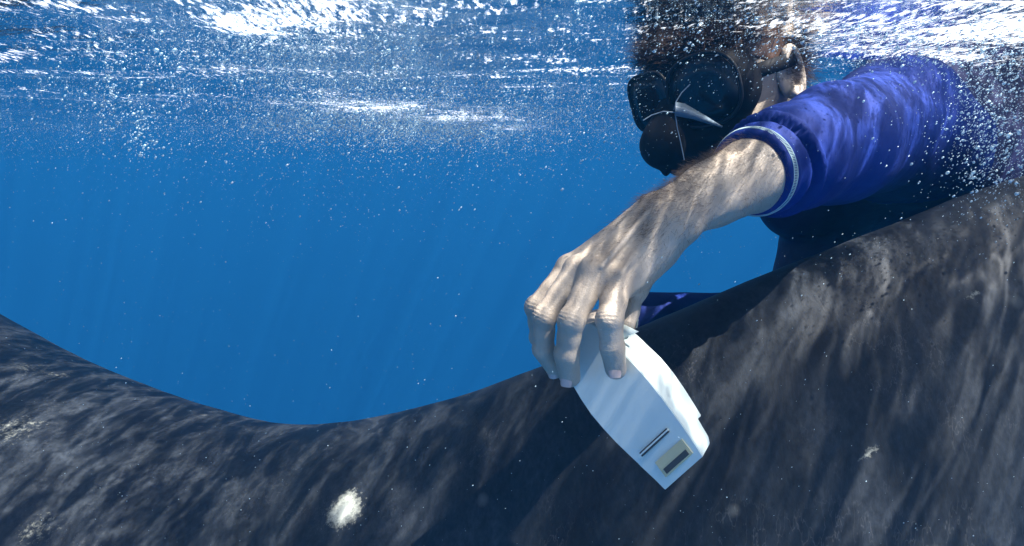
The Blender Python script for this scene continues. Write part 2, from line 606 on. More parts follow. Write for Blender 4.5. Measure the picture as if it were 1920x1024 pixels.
pale = np.zeros(len(WV), np.float32)
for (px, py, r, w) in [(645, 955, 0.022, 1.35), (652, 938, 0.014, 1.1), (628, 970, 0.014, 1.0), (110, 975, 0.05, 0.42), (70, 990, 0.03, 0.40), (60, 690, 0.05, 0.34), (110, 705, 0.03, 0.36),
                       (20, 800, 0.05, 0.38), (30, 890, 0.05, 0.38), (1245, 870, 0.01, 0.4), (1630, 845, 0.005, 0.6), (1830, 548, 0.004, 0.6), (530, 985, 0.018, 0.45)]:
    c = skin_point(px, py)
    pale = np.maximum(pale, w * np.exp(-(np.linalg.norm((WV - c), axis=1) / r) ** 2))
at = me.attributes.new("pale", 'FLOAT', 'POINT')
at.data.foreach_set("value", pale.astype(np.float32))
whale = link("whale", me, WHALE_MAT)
tag(whale, "huge dark grey mottled whale whose back dips beneath the snorkeler", "whale")

# ------------------------------------------------------------------ the person
m = Mat("skin")
co = m.coords()
blot = m.noise(co, 22, 5, 0.6)
c = m.ramp(blot.outputs[0], [(0.3, (0.40, 0.325, 0.255)), (0.55, (0.50, 0.42, 0.335)), (0.75, (0.58, 0.50, 0.41))])
por = m.noise(co, 420, 3, 0.7)
cr = m.n("ShaderNodeTexVoronoi"); cr.feature = 'DISTANCE_TO_EDGE'; cr.inputs["Scale"].default_value = 380
m.l(m.coords(scale=(1, 1, 1.3)), cr.inputs["Vector"])
hb = m.math('ADD', m.math('MULTIPLY', por.outputs[0], 0.6), m.math('MULTIPLY', m.ramp(cr.outputs["Distance"], [(0, 0), (0.12, 1)]), 0.35))
m.principled(c, 0.42, 0.5, m.bump(hb, 0.45, 0.0012))
SKIN = m.m

m = Mat("rash_guard_fabric")
co = m.coords()
fb = m.noise(co, 9, 4, 0.6)
c = m.ramp(fb.outputs[0], [(0.3, (0.004, 0.015, 0.12)), (0.7, (0.009, 0.032, 0.22))])
wv = m.n("ShaderNodeTexWave"); wv.inputs["Scale"].default_value = 260; wv.inputs["Distortion"].default_value = 1.5
m.l(m.coords(rot=(0.4, 0.7, 0.3)), wv.inputs["Vector"])
b1 = m.bump(wv.outputs["Fac"], 0.15, 0.0006)
wr = m.noise(m.coords(scale=(1, 1, 0.45), rot=(0, 0.5, 0.2)), 34, 4, 0.55)
b2 = m.bump(wr.outputs[0], 0.5, 0.006, b1)
m.principled(c, 0.7, 0.2, b2)
SHIRT = m.m

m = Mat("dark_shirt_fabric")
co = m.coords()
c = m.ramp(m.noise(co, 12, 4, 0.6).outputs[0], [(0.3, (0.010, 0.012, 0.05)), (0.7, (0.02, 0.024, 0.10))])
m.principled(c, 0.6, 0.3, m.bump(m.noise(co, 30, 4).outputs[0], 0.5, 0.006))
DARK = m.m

m = Mat("stitch_thread"); m.principled((0.46, 0.62, 0.65), 0.6, 0.3); THREAD = m.m
m = Mat("hair"); m.principled((0.085, 0.047, 0.029), 0.45, 0.5); HAIR = m.m
m = Mat("arm_hair"); m.principled((0.085, 0.060, 0.042), 0.5, 0.4); AHAIR = m.m
m = Mat("nail"); m.principled((0.60, 0.46, 0.42), 0.25, 0.5); NAIL = m.m
m = Mat("black_silicone")
m.principled((0.008, 0.008, 0.009), 0.65, 0.15, m.bump(m.noise(m.coords(), 90, 3).outputs[0], 0.12, 0.002)); RUBBER = m.m
m = Mat("mask_frame_plastic"); m.principled((0.016, 0.017, 0.02), 0.45, 0.2); FRAME = m.m
m = Mat("mask_glint_seam"); m.principled((0.20, 0.27, 0.34), 0.3, 0.5); GLINT_SEAM = m.m  # pale tone for the painted frame reflection, also on the seam lines
m = Mat("mask_glass"); m.principled((0.010, 0.012, 0.016), 0.16, 0.35); GLASS = m.m

person = empty("person", tuple(P(1500, 330, 1.0)))
tag(person, "snorkeler in blue rash guard and black mask reaching down to press a white tag", "person")

# --- hand and forearm, fine grid
FING = {  # joints: image x, y, depth, radius
    "index": [(1160, 527, .632, 0.0136), (1143, 600, .612, 0.0119), (1148, 651, .618, 0.0108), (1153, 690, .624, 0.0089)],
    "middle": [(1115, 514, .638, 0.0136), (1071, 602, .620, 0.0119), (1062, 664, .632, 0.0109), (1067, 704, .644, 0.0092)],
    "ring": [(1082, 506, .655, 0.0129), (1021, 594, .640, 0.0110), (1019, 654, .655, 0.0102), (1040, 690, .672, 0.0083)],
    "little": [(1066, 502, .680, 0.0119), (1004, 576, .670, 0.0098), (1010, 632, .690, 0.0089), (1036, 670, .708, 0.0074)],
}
lo = np.minimum.reduce([P(975, 740, .6), P(975, 740, .74), P(975, 270, .6)]) - 0.01
hi = np.maximum.reduce([P(1480, 260, .76), P(1480, 260, .6), P(1480, 700, .76)]) + 0.015
hb_ = Body((lo[0], 0.585 * .95, lo[2]), (hi[0], 0.82, hi[2]), 0.0015)
W1 = P(1243, 408, .655); PD = nrm(np.cross(P(1163, 525, .63) - P(1062, 500, .68), W1 - P(1110, 510, .65)))
if PD[1] > 0: PD = -PD      # back of the hand, towards the camera
wid = nrm(P(1163, 525, .63) - P(1062, 500, .68))
A_ = hb_.cone
A_(W1 + wid * 0.004, P(1335, 364, .675), .0285, .0320, .006, flat=PD, s=.88)
A_(P(1335, 364, .675), P(1420, 324, .705), .0320, .0380, .01, flat=None)
A_(P(1420, 324, .705), P(1500, 296, .76), .0380, .044, .01)
for i, nme in enumerate(("index", "middle", "ring", "little")):
    J = FING[nme]
    mcp = P(*J[0][:3])
    w = W1 + wid * (0.016, 0.006, -0.006, -0.014)[i] + PD * (-.002)
    A_(w, mcp - PD * 0.002, .019, .0125, .011)
    A_(w - PD * .008, mcp - PD * 0.008, .016, .011, .010)
A_(P(1250, 445, .668), P(1196, 518, .66), .0195, .014, .012)        # heel of the hand
A_(P(1226, 470, .66), P(1180, 520, .645), .020, .0145, .012)
A_(P(1274, 427, .634), P(1269, 434, .634), .0075, .0068, .008)       # wrist bone
A_(P(1228, 385, .636), P(1128, 500, .624), .0036, .0030, .004)       # tendon
A_(P(1215, 375, .648), P(1095, 492, .636), .0034, .0026, .005)
A_(P(1250, 400, .636), P(1165, 512, .618), .0030, .0026, .005)
base = hb_.D.copy()
fb_parts = []
for nme, J in FING.items():
    pts = [P(*j[:3]) for j in J]
    r = [j[3] for j in J]
    hb_.D = np.full_like(base, 1.0)
    A_(pts[0], pts[1] * .55 + pts[0] * .45, r[0], r[1] * .97, .004)
    A_(pts[1] * .55 + pts[0] * .45, pts[1], r[1] * .97, r[1], .004)
    A_(pts[1], (pts[1] + pts[2]) / 2, r[1], r[2] * .94, .004)
    A_((pts[1] + pts[2]) / 2, pts[2], r[2] * .94, r[2], .004)
    A_(pts[2], pts[3], r[2], r[3], .004)
    A_(pts[1] + PD * .0015, pts[1] + PD * .0016, r[1] * .88, r[1] * .88, .004)
    A_(pts[2], pts[3] - PD * .003, r[2] * .9, r[3], .004)
    fb_parts.append(hb_.D.copy())
    hb_.D = base.copy() if nme == "index" else hb_.D
    if nme == "index": acc = base.copy()
    h = np.clip(0.5 + 0.5 * (acc - fb_parts[-1]) / .0055, 0, 1)
    acc = acc * (1 - h) + fb_parts[-1] * h - .0055 * h * (1 - h)
hb_.D = acc
for a, b, ra, rb in ((P(1222, 470, .672), P(1193, 540, .672), .017, .0125), (P(1193, 540, .672), P(1179, 585, .662), .0105, .0092), (P(1179, 585, .662), P(1176, 606, .655), .0092, .0078)):
    A_(a, b, ra, rb, .006)
for nme, c0 in (("index", 1.0), ("middle", 1.0), ("ring", .8), ("little", .7)):   # knuckle heads
    q = P(*FING[nme][0][:3]) + PD * .0045
    A_(q, q + PD * .001, .0088 * c0, .0088 * c0, .007)
del fb_parts
HV, HF = hb_.mesh()
HV = smooth_verts(HV, HF, 2)
HN = normals(HV, HF)
# creases over the finger joints, fine wrinkles on the back of the hand
dsp = 0.0005 * noise(HV * 55, 3) + .00028 * noise2(HV * 240, 2) * np.clip(HN @ PD, 0, 1)
for nme, J in FING.items():
    for j, amp in ((1, .00075), (2, .0006)):
        a = P(*J[j - 1][:3]); b = P(*J[j][:3]); c_ = P(*J[j + 1][:3])
        ax = nrm(c_ - a)
        s = (HV - b) @ ax
        rad = np.linalg.norm(HV - b - s[:, None] * ax, axis=1)
        dorsal = np.clip((HN @ PD) * 1.6, 0, 1)
        wgt = np.exp(-(s / .0065) ** 2) * (rad < J[j][3] * 1.5) * dorsal
        warp = 0.0012 * noise2(HV * 160, 2)
        dsp += -amp * wgt * np.clip(np.cos((s + warp) * 2 * np.pi / .0033), -.2, 1)
HV = HV + HN * dsp[:, None]

# --- the rest of the body (head, neck, trunk, far arm), coarser grid
M0 = P(1268, 198, .87)
Fd = nrm([-.74, -.62, -.27])
Ud = np.array([-.22, 0.0, 1.0]); Ud = nrm(Ud - Fd * (Ud @ Fd))
Sd = nrm(np.cross(Fd, Ud))
if Sd[1] > 0: Sd = -Sd
C0 = M0 - Fd * .105
bb = Body((0.04, 0.66, -0.62), (1.55, 1.75, 0.16), 0.006)
B_ = bb.cone
bb.ell(C0 - Fd * .012 + Ud * .02, (Fd, Sd, Ud), (.100, .078, .098), .01)
bb.ell(C0 + Fd * .03 - Ud * .035, (Fd, Sd, Ud), (.066, .060, .075), .02)
B_(C0 + Fd * .035 - Ud * .08, C0 + Fd * .072 - Ud * .088, .040, .024, .02)
B_(C0 + Fd * .085 + Ud * .012, C0 + Fd * .112 - Ud * .028, .009, .015, .012)       # nose
B_(C0 + Fd * .080 - Ud * .058, C0 + Fd * .083 - Ud * .060, .019, .019, .01)        # mouth
B_(C0 - Fd * .035 - Ud * .04, P(1545, 275, 1.10), .058, .066, .03)                 # neck
EAR = C0 - Fd * .022 + Sd * .078 - Ud * .004
B_(P(1560, 280, 1.14), P(1700, 285, 1.20), .085, .135, .05)
B_(P(1700, 285, 1.20), P(2250, 290, 1.28), .135, .135, .04)
B_(P(2250, 290, 1.28), P(2700, 330, 1.45), .13, .12, .04)
B_(P(1550, 290, .82), P(1670, 245, 1.03), .046, .062, .02)
B_(P(1560, 330, 1.22), P(1500, 604, 1.16), .052, .044, .02)
B_(P(1500, 604, 1.16), P(1170, 600, .99), .042, .026, .02)
B_(P(1170, 600, .99), P(1110, 612, .94), .024, .022, .015)
for k in range(4):
    B_(P(1115, 600 + k * 7, .945), P(1075, 616 + k * 8, .93), .009, .007, .004)
BV, BF = bb.mesh()
BV = smooth_verts(BV, BF, 2)
V = np.vstack([HV, BV]); F = np.vstack([HF, BF + len(HV)])
body = link("body", mesh_np("body", V, F), SKIN, person)

# ear
eb = Body(EAR - .05, EAR + .05, .0018)
o1, o2 = -Fd, Ud
for k in range(16):
    a0 = -2.2 + k * 4.6 / 16; a1 = a0 + 4.6 / 16
    e0 = EAR + Sd * .010 + o1 * .017 * math.cos(a0) + o2 * .030 * math.sin(a0)
    e1 = EAR + Sd * .010 + o1 * .017 * math.cos(a1) + o2 * .030 * math.sin(a1)
    eb.cone(e0, e1, .0045, .0045, .004)
eb.ell(EAR - Sd * .002, (o1, Sd, o2), (.019, .007, .031), .006)
eb.cone(EAR + Sd * .006 - Ud * .024, EAR + Sd * .006 - Ud * .029, .008, .006, .004)
eb.cone(EAR + Sd * .008 + Fd * .004, EAR + Sd * .008 + Fd * .004 - Ud * .004, .0075, .006, .003, sub=True)
V, F = eb.mesh()
link("ear", mesh_np("ear", smooth_verts(V, F, 1), F), SKIN, person)

# nails
def nail(tip, dip, nrm_dir, w, l):
    ax = nrm(np.array(tip) - np.array(dip)); nd = nrm(nrm_dir - ax * (nrm_dir @ ax)); sd = np.cross(ax, nd)
    vs, fs = [], []
    nu, nv = 9, 9
    for lay in (0, 1):
        for i in range(nu):
            for j in range(nv):
                a = (i / (nu - 1) * 2 - 1); b = (j / (nv - 1) * 2 - 1)
                sx = a * w * (1 - .18 * abs(b) ** 4) * (1 if b > -.5 else 1 - .25 * (-b - .5))
                r = w * 1.35
                hgt = math.sqrt(max(r * r - sx * sx, 0)) - r
                hgt -= 0.0006 * b * b
                p = np.array(tip) + ax * (b * l) + sd * sx + nd * (hgt - lay * .0008)
                vs.append(p)
    n = nu * nv
    for lay in (0, 1):
        for i in range(nu - 1):
            for j in range(nv - 1):
                q = [lay * n + i * nv + j, lay * n + (i + 1) * nv + j, lay * n + (i + 1) * nv + j + 1, lay * n + i * nv + j + 1]
                fs.append(q if lay == 0 else q[::-1])
    return np.array(vs), np.array(fs)


for nme in ("index", "middle", "ring", "little"):
    J = FING[nme]
    dip = P(*J[2][:3]); tip = P(*J[3][:3])
    side = {"index": -wid * .25, "middle": -wid * .45, "ring": -wid * .6, "little": -wid * .6}[nme]
    nd = nrm(np.array([0, -1, 0.05]) + side)
    ax = nrm(tip - dip)
    nd2 = nrm(nd - ax * (nd @ ax))
    V, F = nail(tip + nd2 * (J[3][3] * 1.0 + .0006) - ax * (J[3][3] * .30), dip, nd, J[3][3] * .62, J[3][3] * .80)
    link("fingernail", mesh_np("fingernail", V, F), NAIL, person)

# --- rash guard
CUFF = P(1406, 324, .700)
AX = nrm(P(1530, 288, .80) - P(1385, 345, .69))
rb = Body((0.08, 0.60, -0.60), (1.55, 1.72, 0.14), 0.0045)
R_ = rb.cone
R_(P(1385, 333, .684), P(1480, 296, .745), .0425, .0545, .01)
R_(P(1480, 296, .745), P(1560, 272, .83), .0545, .065, .02)
R_(P(1560, 274, .83), P(1675, 238, 1.02), .066, .090, .03)
near_arm = rb.D.copy()
rb.D[:] = 1
R_(P(1675, 240, 1.02), P(1730, 290, 1.18), .090, .12, .05)
R_(P(1500, 365, 1.14), P(1640, 300, 1.20), .072, .130, .05)
R_(P(1590, 262, 1.15), P(1700, 290, 1.22), .078, .150, .05)
R_(P(1700, 290, 1.22), P(2250, 300, 1.28), .150, .155, .04)
R_(P(2250, 300, 1.28), P(2600, 330, 1.42), .150, .14, .04)
R_(P(1560, 330, 1.22), P(1498, 604, 1.16), .062, .055, .03)
R_(P(1498, 604, 1.16), P(1130, 603, .99), .047, .040, .02)
d = rb.cut(P(1158, 595, .99), nrm(P(1158, 595, .99) - P(1498, 604, 1.16)))
rb.D = np.where(rb.D < .2, np.maximum(rb.D, d), rb.D)
h = np.clip(0.5 + 0.5 * (rb.D - near_arm) / .05, 0, 1)
both = rb.D * (1 - h) + near_arm * h - .05 * h * (1 - h)
dc = -rb.cut(CUFF - AX * .006, AX)
ax_ = [rb.lo[i] + rb.h * np.arange(rb.n[i]) for i in range(3)]
q = ((ax_[0] - CUFF[0])[:, None, None] ** 2 + (ax_[1] - CUFF[1])[None, :, None] ** 2 + (ax_[2] - CUFF[2])[None, None, :] ** 2) < .13 ** 2
rb.D = np.where(q, np.maximum(both, dc), both).astype(np.float32)
V, F = rb.mesh()
V = smooth_verts(V, F, 2)
N = normals(V, F)
# folds: rings round the sleeve near the cuff and elbow, long arcs over the shoulder
s = (V - CUFF) @ AX
rel = V - CUFF - s[:, None] * AX
near = np.linalg.norm(rel, axis=1) < .13
ang = np.arctan2(rel @ np.cross(AX, [0, 1, 0]), rel @ np.array([0, 1, 0]))
wob = 0.006 * noise(V * 14, 2)
amp = np.exp(-((s - .030) / .022) ** 2) * near
sw = s + wob + .004 * np.sin(ang)
dsp = near * (.0026 * amp * np.sin(sw * 2 * np.pi / .0175) - .0022 * np.clip(1 - np.abs(sw - .016) / .014, 0, 1) - .0062 * np.exp(-((sw - .030) / .0035) ** 2) + .0034 * np.exp(-((sw - .038) / .005) ** 2) - .004 * np.exp(-((sw - .050) / .0035) ** 2) * np.clip(np.sin(ang * 1.0 + 1.2), 0, 1))
SH = P(1685, 242, 1.04)
rr = np.linalg.norm((V - SH) * np.array([1, .6, 1.15]), axis=1)
arc = np.exp(-((rr - .085) / .045) ** 2) * (s > .06)
dsp += .0034 * arc * np.sin((rr + .022 * noise(V * 7, 2)) * 2 * np.pi / .034) * np.clip(noise2(V * 9, 2) + .6, 0, 1.2)
dsp += .0045 * noise2(V * np.array([11., 11., 17.]), 3) * (s > .05)
V = V + N * dsp[:, None]
shirt = link("rash_guard", mesh_np("rash_guard", V, F), SHIRT, person)
me = shirt.data
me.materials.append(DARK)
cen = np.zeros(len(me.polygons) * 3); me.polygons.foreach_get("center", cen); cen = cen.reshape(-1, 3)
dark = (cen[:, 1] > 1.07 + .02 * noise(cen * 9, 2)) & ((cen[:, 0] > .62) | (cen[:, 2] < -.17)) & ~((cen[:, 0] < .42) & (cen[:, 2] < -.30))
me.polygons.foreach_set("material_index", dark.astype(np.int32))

# overlocked cuff seam: two ring cords and many slanted threads
def tube(path, r, nseg=6, closed=False):
    path = np.asarray(path); n = len(path)
    r = np.broadcast_to(np.asarray(r, float), (n,))
    T = np.roll(path, -1, 0) - np.roll(path, 1, 0) if closed else np.gradient(path, axis=0)
    T /= np.linalg.norm(T, axis=1)[:, None] + 1e-12
    ref = np.array([.31, .52, .79])
    A = np.cross(T, ref); A /= np.linalg.norm(A, axis=1)[:, None] + 1e-12
    B = np.cross(T, A)
    th = np.linspace(0, 2 * np.pi, nseg, endpoint=False)
    V = path[:, None] + r[:, None, None] * (np.cos(th)[None, :, None] * A[:, None] + np.sin(th)[None, :, None] * B[:, None])
    ii = np.arange(n * nseg).reshape(n, nseg)
    jj = np.roll(ii, -1, 1)
    if closed:
        a, b = ii, np.roll(ii, -1, 0); c, d_ = np.roll(jj, -1, 0), jj
    else:
        a, b, c, d_ = ii[:-1], ii[1:], jj[1:], jj[:-1]
    return V.reshape(-1, 3), np.stack([a, b, c, d_], -1).reshape(-1, 4)


def join(parts):
    Vs, Fs, k = [], [], 0
    for v_, f_ in parts:
        Vs.append(v_); Fs.append(f_ + k); k += len(v_)
    return np.vstack(Vs), np.vstack(Fs)


e1 = nrm(np.cross(AX, [0, 1, 0.1])); e2 = np.cross(AX, e1)


def ring(s_, ang, extra=0.0):
    c = CUFF + AX * s_
    r = .0512 + s_ * .16 + extra
    return c[None] + r * (np.cos(ang)[:, None] * e1 + np.sin(ang)[:, None] * e2)


# sit the seam on the sleeve that was meshed: measure the sleeve radius around the cuff
def fit_r(s_, ang):
    sel = np.abs((V_sh - CUFF) @ AX - s_) < .004
    q_ = V_sh[sel] - CUFF; q_ = q_ - (q_ @ AX)[:, None] * AX
    rad_ = np.linalg.norm(q_, axis=1); an_ = np.arctan2(q_ @ e2, q_ @ e1)
    o = rad_ < .09
    rad_, an_ = rad_[o], an_[o]
    out = []
    for a in ang:
        w = np.exp(-(np.angle(np.exp(1j * (an_ - a))) / .09) ** 2) * (rad_ > .04)
        out.append((w * rad_).sum() / (w.sum() + 1e-9))
    return np.array(out)


V_sh = V
th = np.linspace(0, 2 * np.pi, 120, endpoint=False)
parts = []
for s_ in (-.0012, .0028):
    rr_ = fit_r(s_, th) + .0004
    c = CUFF + AX * s_
    parts.append(tube(c[None] + rr_[:, None] * (np.cos(th)[:, None] * e1 + np.sin(th)[:, None] * e2), .0005, 5, True))
th2 = np.linspace(0, 2 * np.pi, 190, endpoint=False)
ra_, rb_ = fit_r(-.0012, th2) + .0005, fit_r(.0028, th2 + .02) + .0005
for k, a in enumerate(th2):
    p0 = CUFF + AX * -.0012 + ra_[k] * (math.cos(a) * e1 + math.sin(a) * e2)
    p1 = CUFF + AX * .0028 + rb_[k] * (math.cos(a + .02) * e1 + math.sin(a + .02) * e2)
    parts.append(tube([p0, (p0 + p1) / 2 + nrm(p0 - CUFF) * .0004, p1], .00042, 4))
V, F = join(parts)
st_ = link("cuff_stitching", mesh_np("cuff_stitching", V, F), THREAD, shirt)
st_["label"] = "white overlock stitching round the sleeve hem"

wc = P(1161, 595, .992); wax = nrm(P(1498, 604, 1.16) - P(1215, 592, 1.0)); f1 = nrm(np.cross(wax, [0, 1, .1])); f2 = np.cross(wax, f1)
V, F = tube([wc + .0405 * (math.cos(a) * f1 + math.sin(a) * f2) for a in np.linspace(0, 2 * math.pi, 60, endpoint=False)], .0013, 6, True)
o = link("cuff_hem", mesh_np("cuff_hem", V, F), THREAD, shirt)

# --- hair on the head: many fine strands fanning out in the water
def strands(roots, dirs, length, r, nseg=4, droop=(0, 0, 0), curl=.3, nside=3):
    n = len(roots)
    pts = np.zeros((n, nseg, 3)); pts[:, 0] = roots
    dcur = dirs.copy()
    L = length / (nseg - 1)
    for k in range(1, nseg):
        dcur = dcur + curl * rng.normal(0, .35, (n, 3)) + np.array(droop) / (nseg - 1)
        dcur /= np.linalg.norm(dcur, axis=1)[:, None]
        pts[:, k] = pts[:, k - 1] + dcur * np.asarray(L)[:, None]
    T = np.gradient(pts, axis=1); T /= np.linalg.norm(T, axis=2)[..., None] + 1e-12
    A = np.cross(T, np.array([.3, .5, .8])); A /= np.linalg.norm(A, axis=2)[..., None] + 1e-12
    B = np.cross(T, A)
    tap = np.linspace(1, .25, nseg)
    th = np.arange(nside) * 2 * np.pi / nside
    rr = np.asarray(r)[:, None] * tap[None]
    V = pts[:, :, None] + rr[:, :, None, None] * (np.cos(th)[None, None, :, None] * A[:, :, None] + np.sin(th)[None, None, :, None] * B[:, :, None])
    base = np.arange(n)[:, None, None] * nseg * nside
    i = np.arange(nseg - 1)[None, :, None] * nside
    j = np.arange(nside)[None, None, :]; j2 = (j + 1) % nside
    F = np.stack([base + i + j, base + i + nside + j, base + i + nside + j2, base + i + j2], -1).reshape(-1, 4)
    return V.reshape(-1, 3), F


n = 9000
dd = rng.normal(0, 1, (n * 3, 3)); dd /= np.linalg.norm(dd, axis=1)[:, None]
f_, s_, u_ = dd @ Fd, dd @ Sd, dd @ Ud
keep = (u_ > .25 + .35 * np.clip(f_, 0, 1)) | ((f_ < -.1) & (u_ > -.35))
dd = dd[keep][:n]
roots = C0 - Fd * .012 + Ud * .02 + (dd @ Fd)[:, None] * Fd * .099 + (dd @ Sd)[:, None] * Sd * .077 + (dd @ Ud)[:, None] * Ud * .097
V, F = strands(roots, dd * .7 + Fd * .45 - Ud * .1, rng.uniform(.02, .05, len(dd)), rng.uniform(.0002, .00045, len(dd)), 5, (0, 0, 0.1), .5)
# fringe above the mask
nf = 5200
a = rng.uniform(-1, 1, nf)
fr0 = M0 + Ud * .052 - Fd * .02 + Sd * (a * .078)[:, None] + Ud * rng.normal(.010, .010, nf)[:, None] - Fd * (rng.uniform(0, .05, nf) + .03 * a ** 2)[:, None]
dr = Fd[None] * .6 + Ud * rng.normal(.25, .5, nf)[:, None] + Sd * rng.normal(0, .5, nf)[:, None]
dr /= np.linalg.norm(dr, axis=1)[:, None]
V2, F2 = strands(fr0, dr, rng.uniform(.015, .045, nf), rng.uniform(.0002, .0004, nf), 5, (0, 0, .1), .6)
V, F = join([(V, F), (V2, F2)])
hr = link("hair", mesh_np("hair", V, F), HAIR, person, smooth=False)
tag(hr, kind="stuff")
sb = Body(C0 - .15, C0 + .15, .005)
sb.ell(C0 - Fd * .016 + Ud * .026, (Fd, Sd, Ud), (.101, .0815, .099), .01)
dcut = sb.cut(C0 + Fd * .03 + Ud * .028, nrm(Fd * .65 - Ud))
sb.D = np.maximum(sb.D, dcut)
V, F = sb.mesh(); V = smooth_verts(V, F, 1); V = V + normals(V, F) * (0.003 * noise(V * 70, 3))[:, None]
link("hair_cap", mesh_np("hair_cap", V, F), HAIR, person)

# --- hair on the arm and the back of the hand
area_c = HV[HF].mean(1)
fn_ = np.cross(HV[HF[:, 2]] - HV[HF[:, 0]], HV[HF[:, 3]] - HV[HF[:, 1]]); fn_ /= np.linalg.norm(fn_, axis=1)[:, None] + 1e-12
ax_fore = nrm(W1 - P(1425, 330, .705)); ax_hand = nrm(P(1100, 508, .65) - W1)
px_, py_, d_ = pix(area_c)
t_f = (area_c - W1) @ ax_fore
up_side = fn_ @ nrm([-.45, -.25, .85])
wgt = np.zeros(len(area_c))
fore = px_ > 1200
wgt[fore] = np.clip(.55 + up_side[fore] * .75, 0, 1.4)
hand = (~fore) & (py_ < 545)
wgt[hand] = np.clip(.05 + (fn_[hand] @ PD) * .45, 0, 1) * np.clip((px_[hand] - 1085) / 80, .05, 1)
prox = (py_ >= 545) & (py_ < 585) & (px_ > 1060)
wgt[prox] = .10
inside_sleeve = (area_c - CUFF) @ AX > .004
wgt[inside_sleeve] = 0
wgt *= .35 + np.clip(noise(area_c * 30, 2) + .6, 0, 1.3)
pr = wgt / wgt.sum()
nh = 3800
pick = rng.choice(len(area_c), nh, p=pr)
rt = area_c[pick] + rng.normal(0, .0006, (nh, 3))
dirm = np.where((px_[pick] > 1235)[:, None], ax_fore, ax_hand)
dr = fn_[pick] * .42 + dirm * .8 + wid * rng.normal(.25, .30, nh)[:, None] + rng.normal(0, .15, (nh, 3))
dr /= np.linalg.norm(dr, axis=1)[:, None]
ln = np.where(px_[pick] > 1200, rng.uniform(.006, .016, nh), rng.uniform(.003, .009, nh))
V, F = strands(rt, dr, ln, rng.uniform(.00006, .00014, nh), 4, (0, 0, .0), .25)
ah = link("arm_hair", mesh_np("arm_hair", V, F), AHAIR, person, smooth=False)
tag(ah, kind="stuff")

# --- diving mask
def outline(c, a, b, n, p=2.6, rot=0):
    th = np.linspace(0, 2 * np.pi, n, endpoint=False)
    x = a * np.sign(np.cos(th)) * np.abs(np.cos(th)) ** (2 / p); y = b * np.sign(np.sin(th)) * np.abs(np.sin(th)) ** (2 / p)
    return x * math.cos(rot) - y * math.sin(rot), x * math.sin(rot) + y * math.cos(rot)


kb = Body(M0 - .16, M0 + .16, .0026)
LC = [(M0 + Sd * .047 + Ud * .010 - Fd * .002, nrm(Fd + Sd * .30)), (M0 - Sd * .030 + Ud * .012 - Fd * .004, nrm(Fd - Sd * .15))]
for c_, n_ in LC:
    sx_ = nrm(np.cross(n_, Ud)); ux_ = np.cross(sx_, n_)
    kb.ell(c_ - n_ * .016, (n_, sx_, ux_), (.025, .048, .044), .010)
    kb.ell(c_ - n_ * .045, (n_, sx_, ux_), (.045, .050, .048), .018)
kb.ell(M0 - Fd * .05, (Fd, Sd, Ud), (.045, .078, .052), .02)
kb.cone(M0 + Fd * .012 - Ud * .012, M0 + Fd * .042 - Ud * .040, .024, .028, .014)
kb.cone(M0 + Fd * .036 - Ud * .040, M0 + Fd * .012 - Ud * .062, .026, .026, .016)
kb.ell(M0 - Fd * .03 - Ud * .045, (Fd, Sd, Ud), (.05, .062, .030), .02)
kb.cone(M0 + Fd * .044 - Ud * .060, M0 + Fd * .050 - Ud * .072, .009, .0055, .005)
V, F = kb.mesh(); V = smooth_verts(V, F, 2)
maskp = link("diving_mask", mesh_np("diving_mask", V, F), RUBBER, person)
maskp["label"] = "black silicone diving mask with nose pocket"


def mchild(name, V, F, mat):
    return link(name, mesh_np(name, V, F), mat, maskp)


for c_, n_ in LC:
    sx_ = nrm(np.cross(n_, Ud)); ux_ = np.cross(sx_, n_)
    x, y = outline(None, .044 if c_ is LC[0][0] else .036, .042 if c_ is LC[0][0] else .036, 64, 2.5 if c_ is LC[0][0] else 3.6)
    path = c_ + n_ * .0125 + x[:, None] * sx_ + y[:, None] * ux_
    mchild("lens_frame", *tube(path, .0024, 8, True), FRAME)
    rings = []
    for f0, hh in ((0, .0160), (.5, .0155), (.93, .0145)):
        rings.append(c_ + n_ * hh + f0 * (x[:, None] * sx_ + y[:, None] * ux_))
    rings.append(c_ + n_ * .004 + .93 * (x[:, None] * sx_ + y[:, None] * ux_))
    R0 = np.vstack(rings[1:] + [rings[0][:1]])
    n_o = 64
    ctr = len(R0) - 1
    Fq = [(k, (k + 1) % n_o, n_o + (k + 1) % n_o, n_o + k) for k in range(n_o)] + [(n_o + k, n_o + (k + 1) % n_o, 2 * n_o + (k + 1) % n_o, 2 * n_o + k) for k in range(n_o)]
    Fq += [(k, ctr, (k + 2) % n_o, (k + 1) % n_o) for k in range(0, n_o, 2)]
    mchild("lens", R0, np.array(Fq), GLASS)
# light reflection on the frame modelled as a pale tapering strip, thin bridge lines
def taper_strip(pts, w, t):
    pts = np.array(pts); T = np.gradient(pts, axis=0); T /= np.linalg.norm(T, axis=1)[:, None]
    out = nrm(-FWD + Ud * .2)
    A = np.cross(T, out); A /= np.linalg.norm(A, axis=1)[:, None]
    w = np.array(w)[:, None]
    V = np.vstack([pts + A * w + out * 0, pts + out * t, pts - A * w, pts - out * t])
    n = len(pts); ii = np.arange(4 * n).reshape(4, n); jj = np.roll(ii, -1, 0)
    return V, np.stack([ii[:, :-1], ii[:, 1:], jj[:, 1:], jj[:, :-1]], -1).reshape(-1, 4)


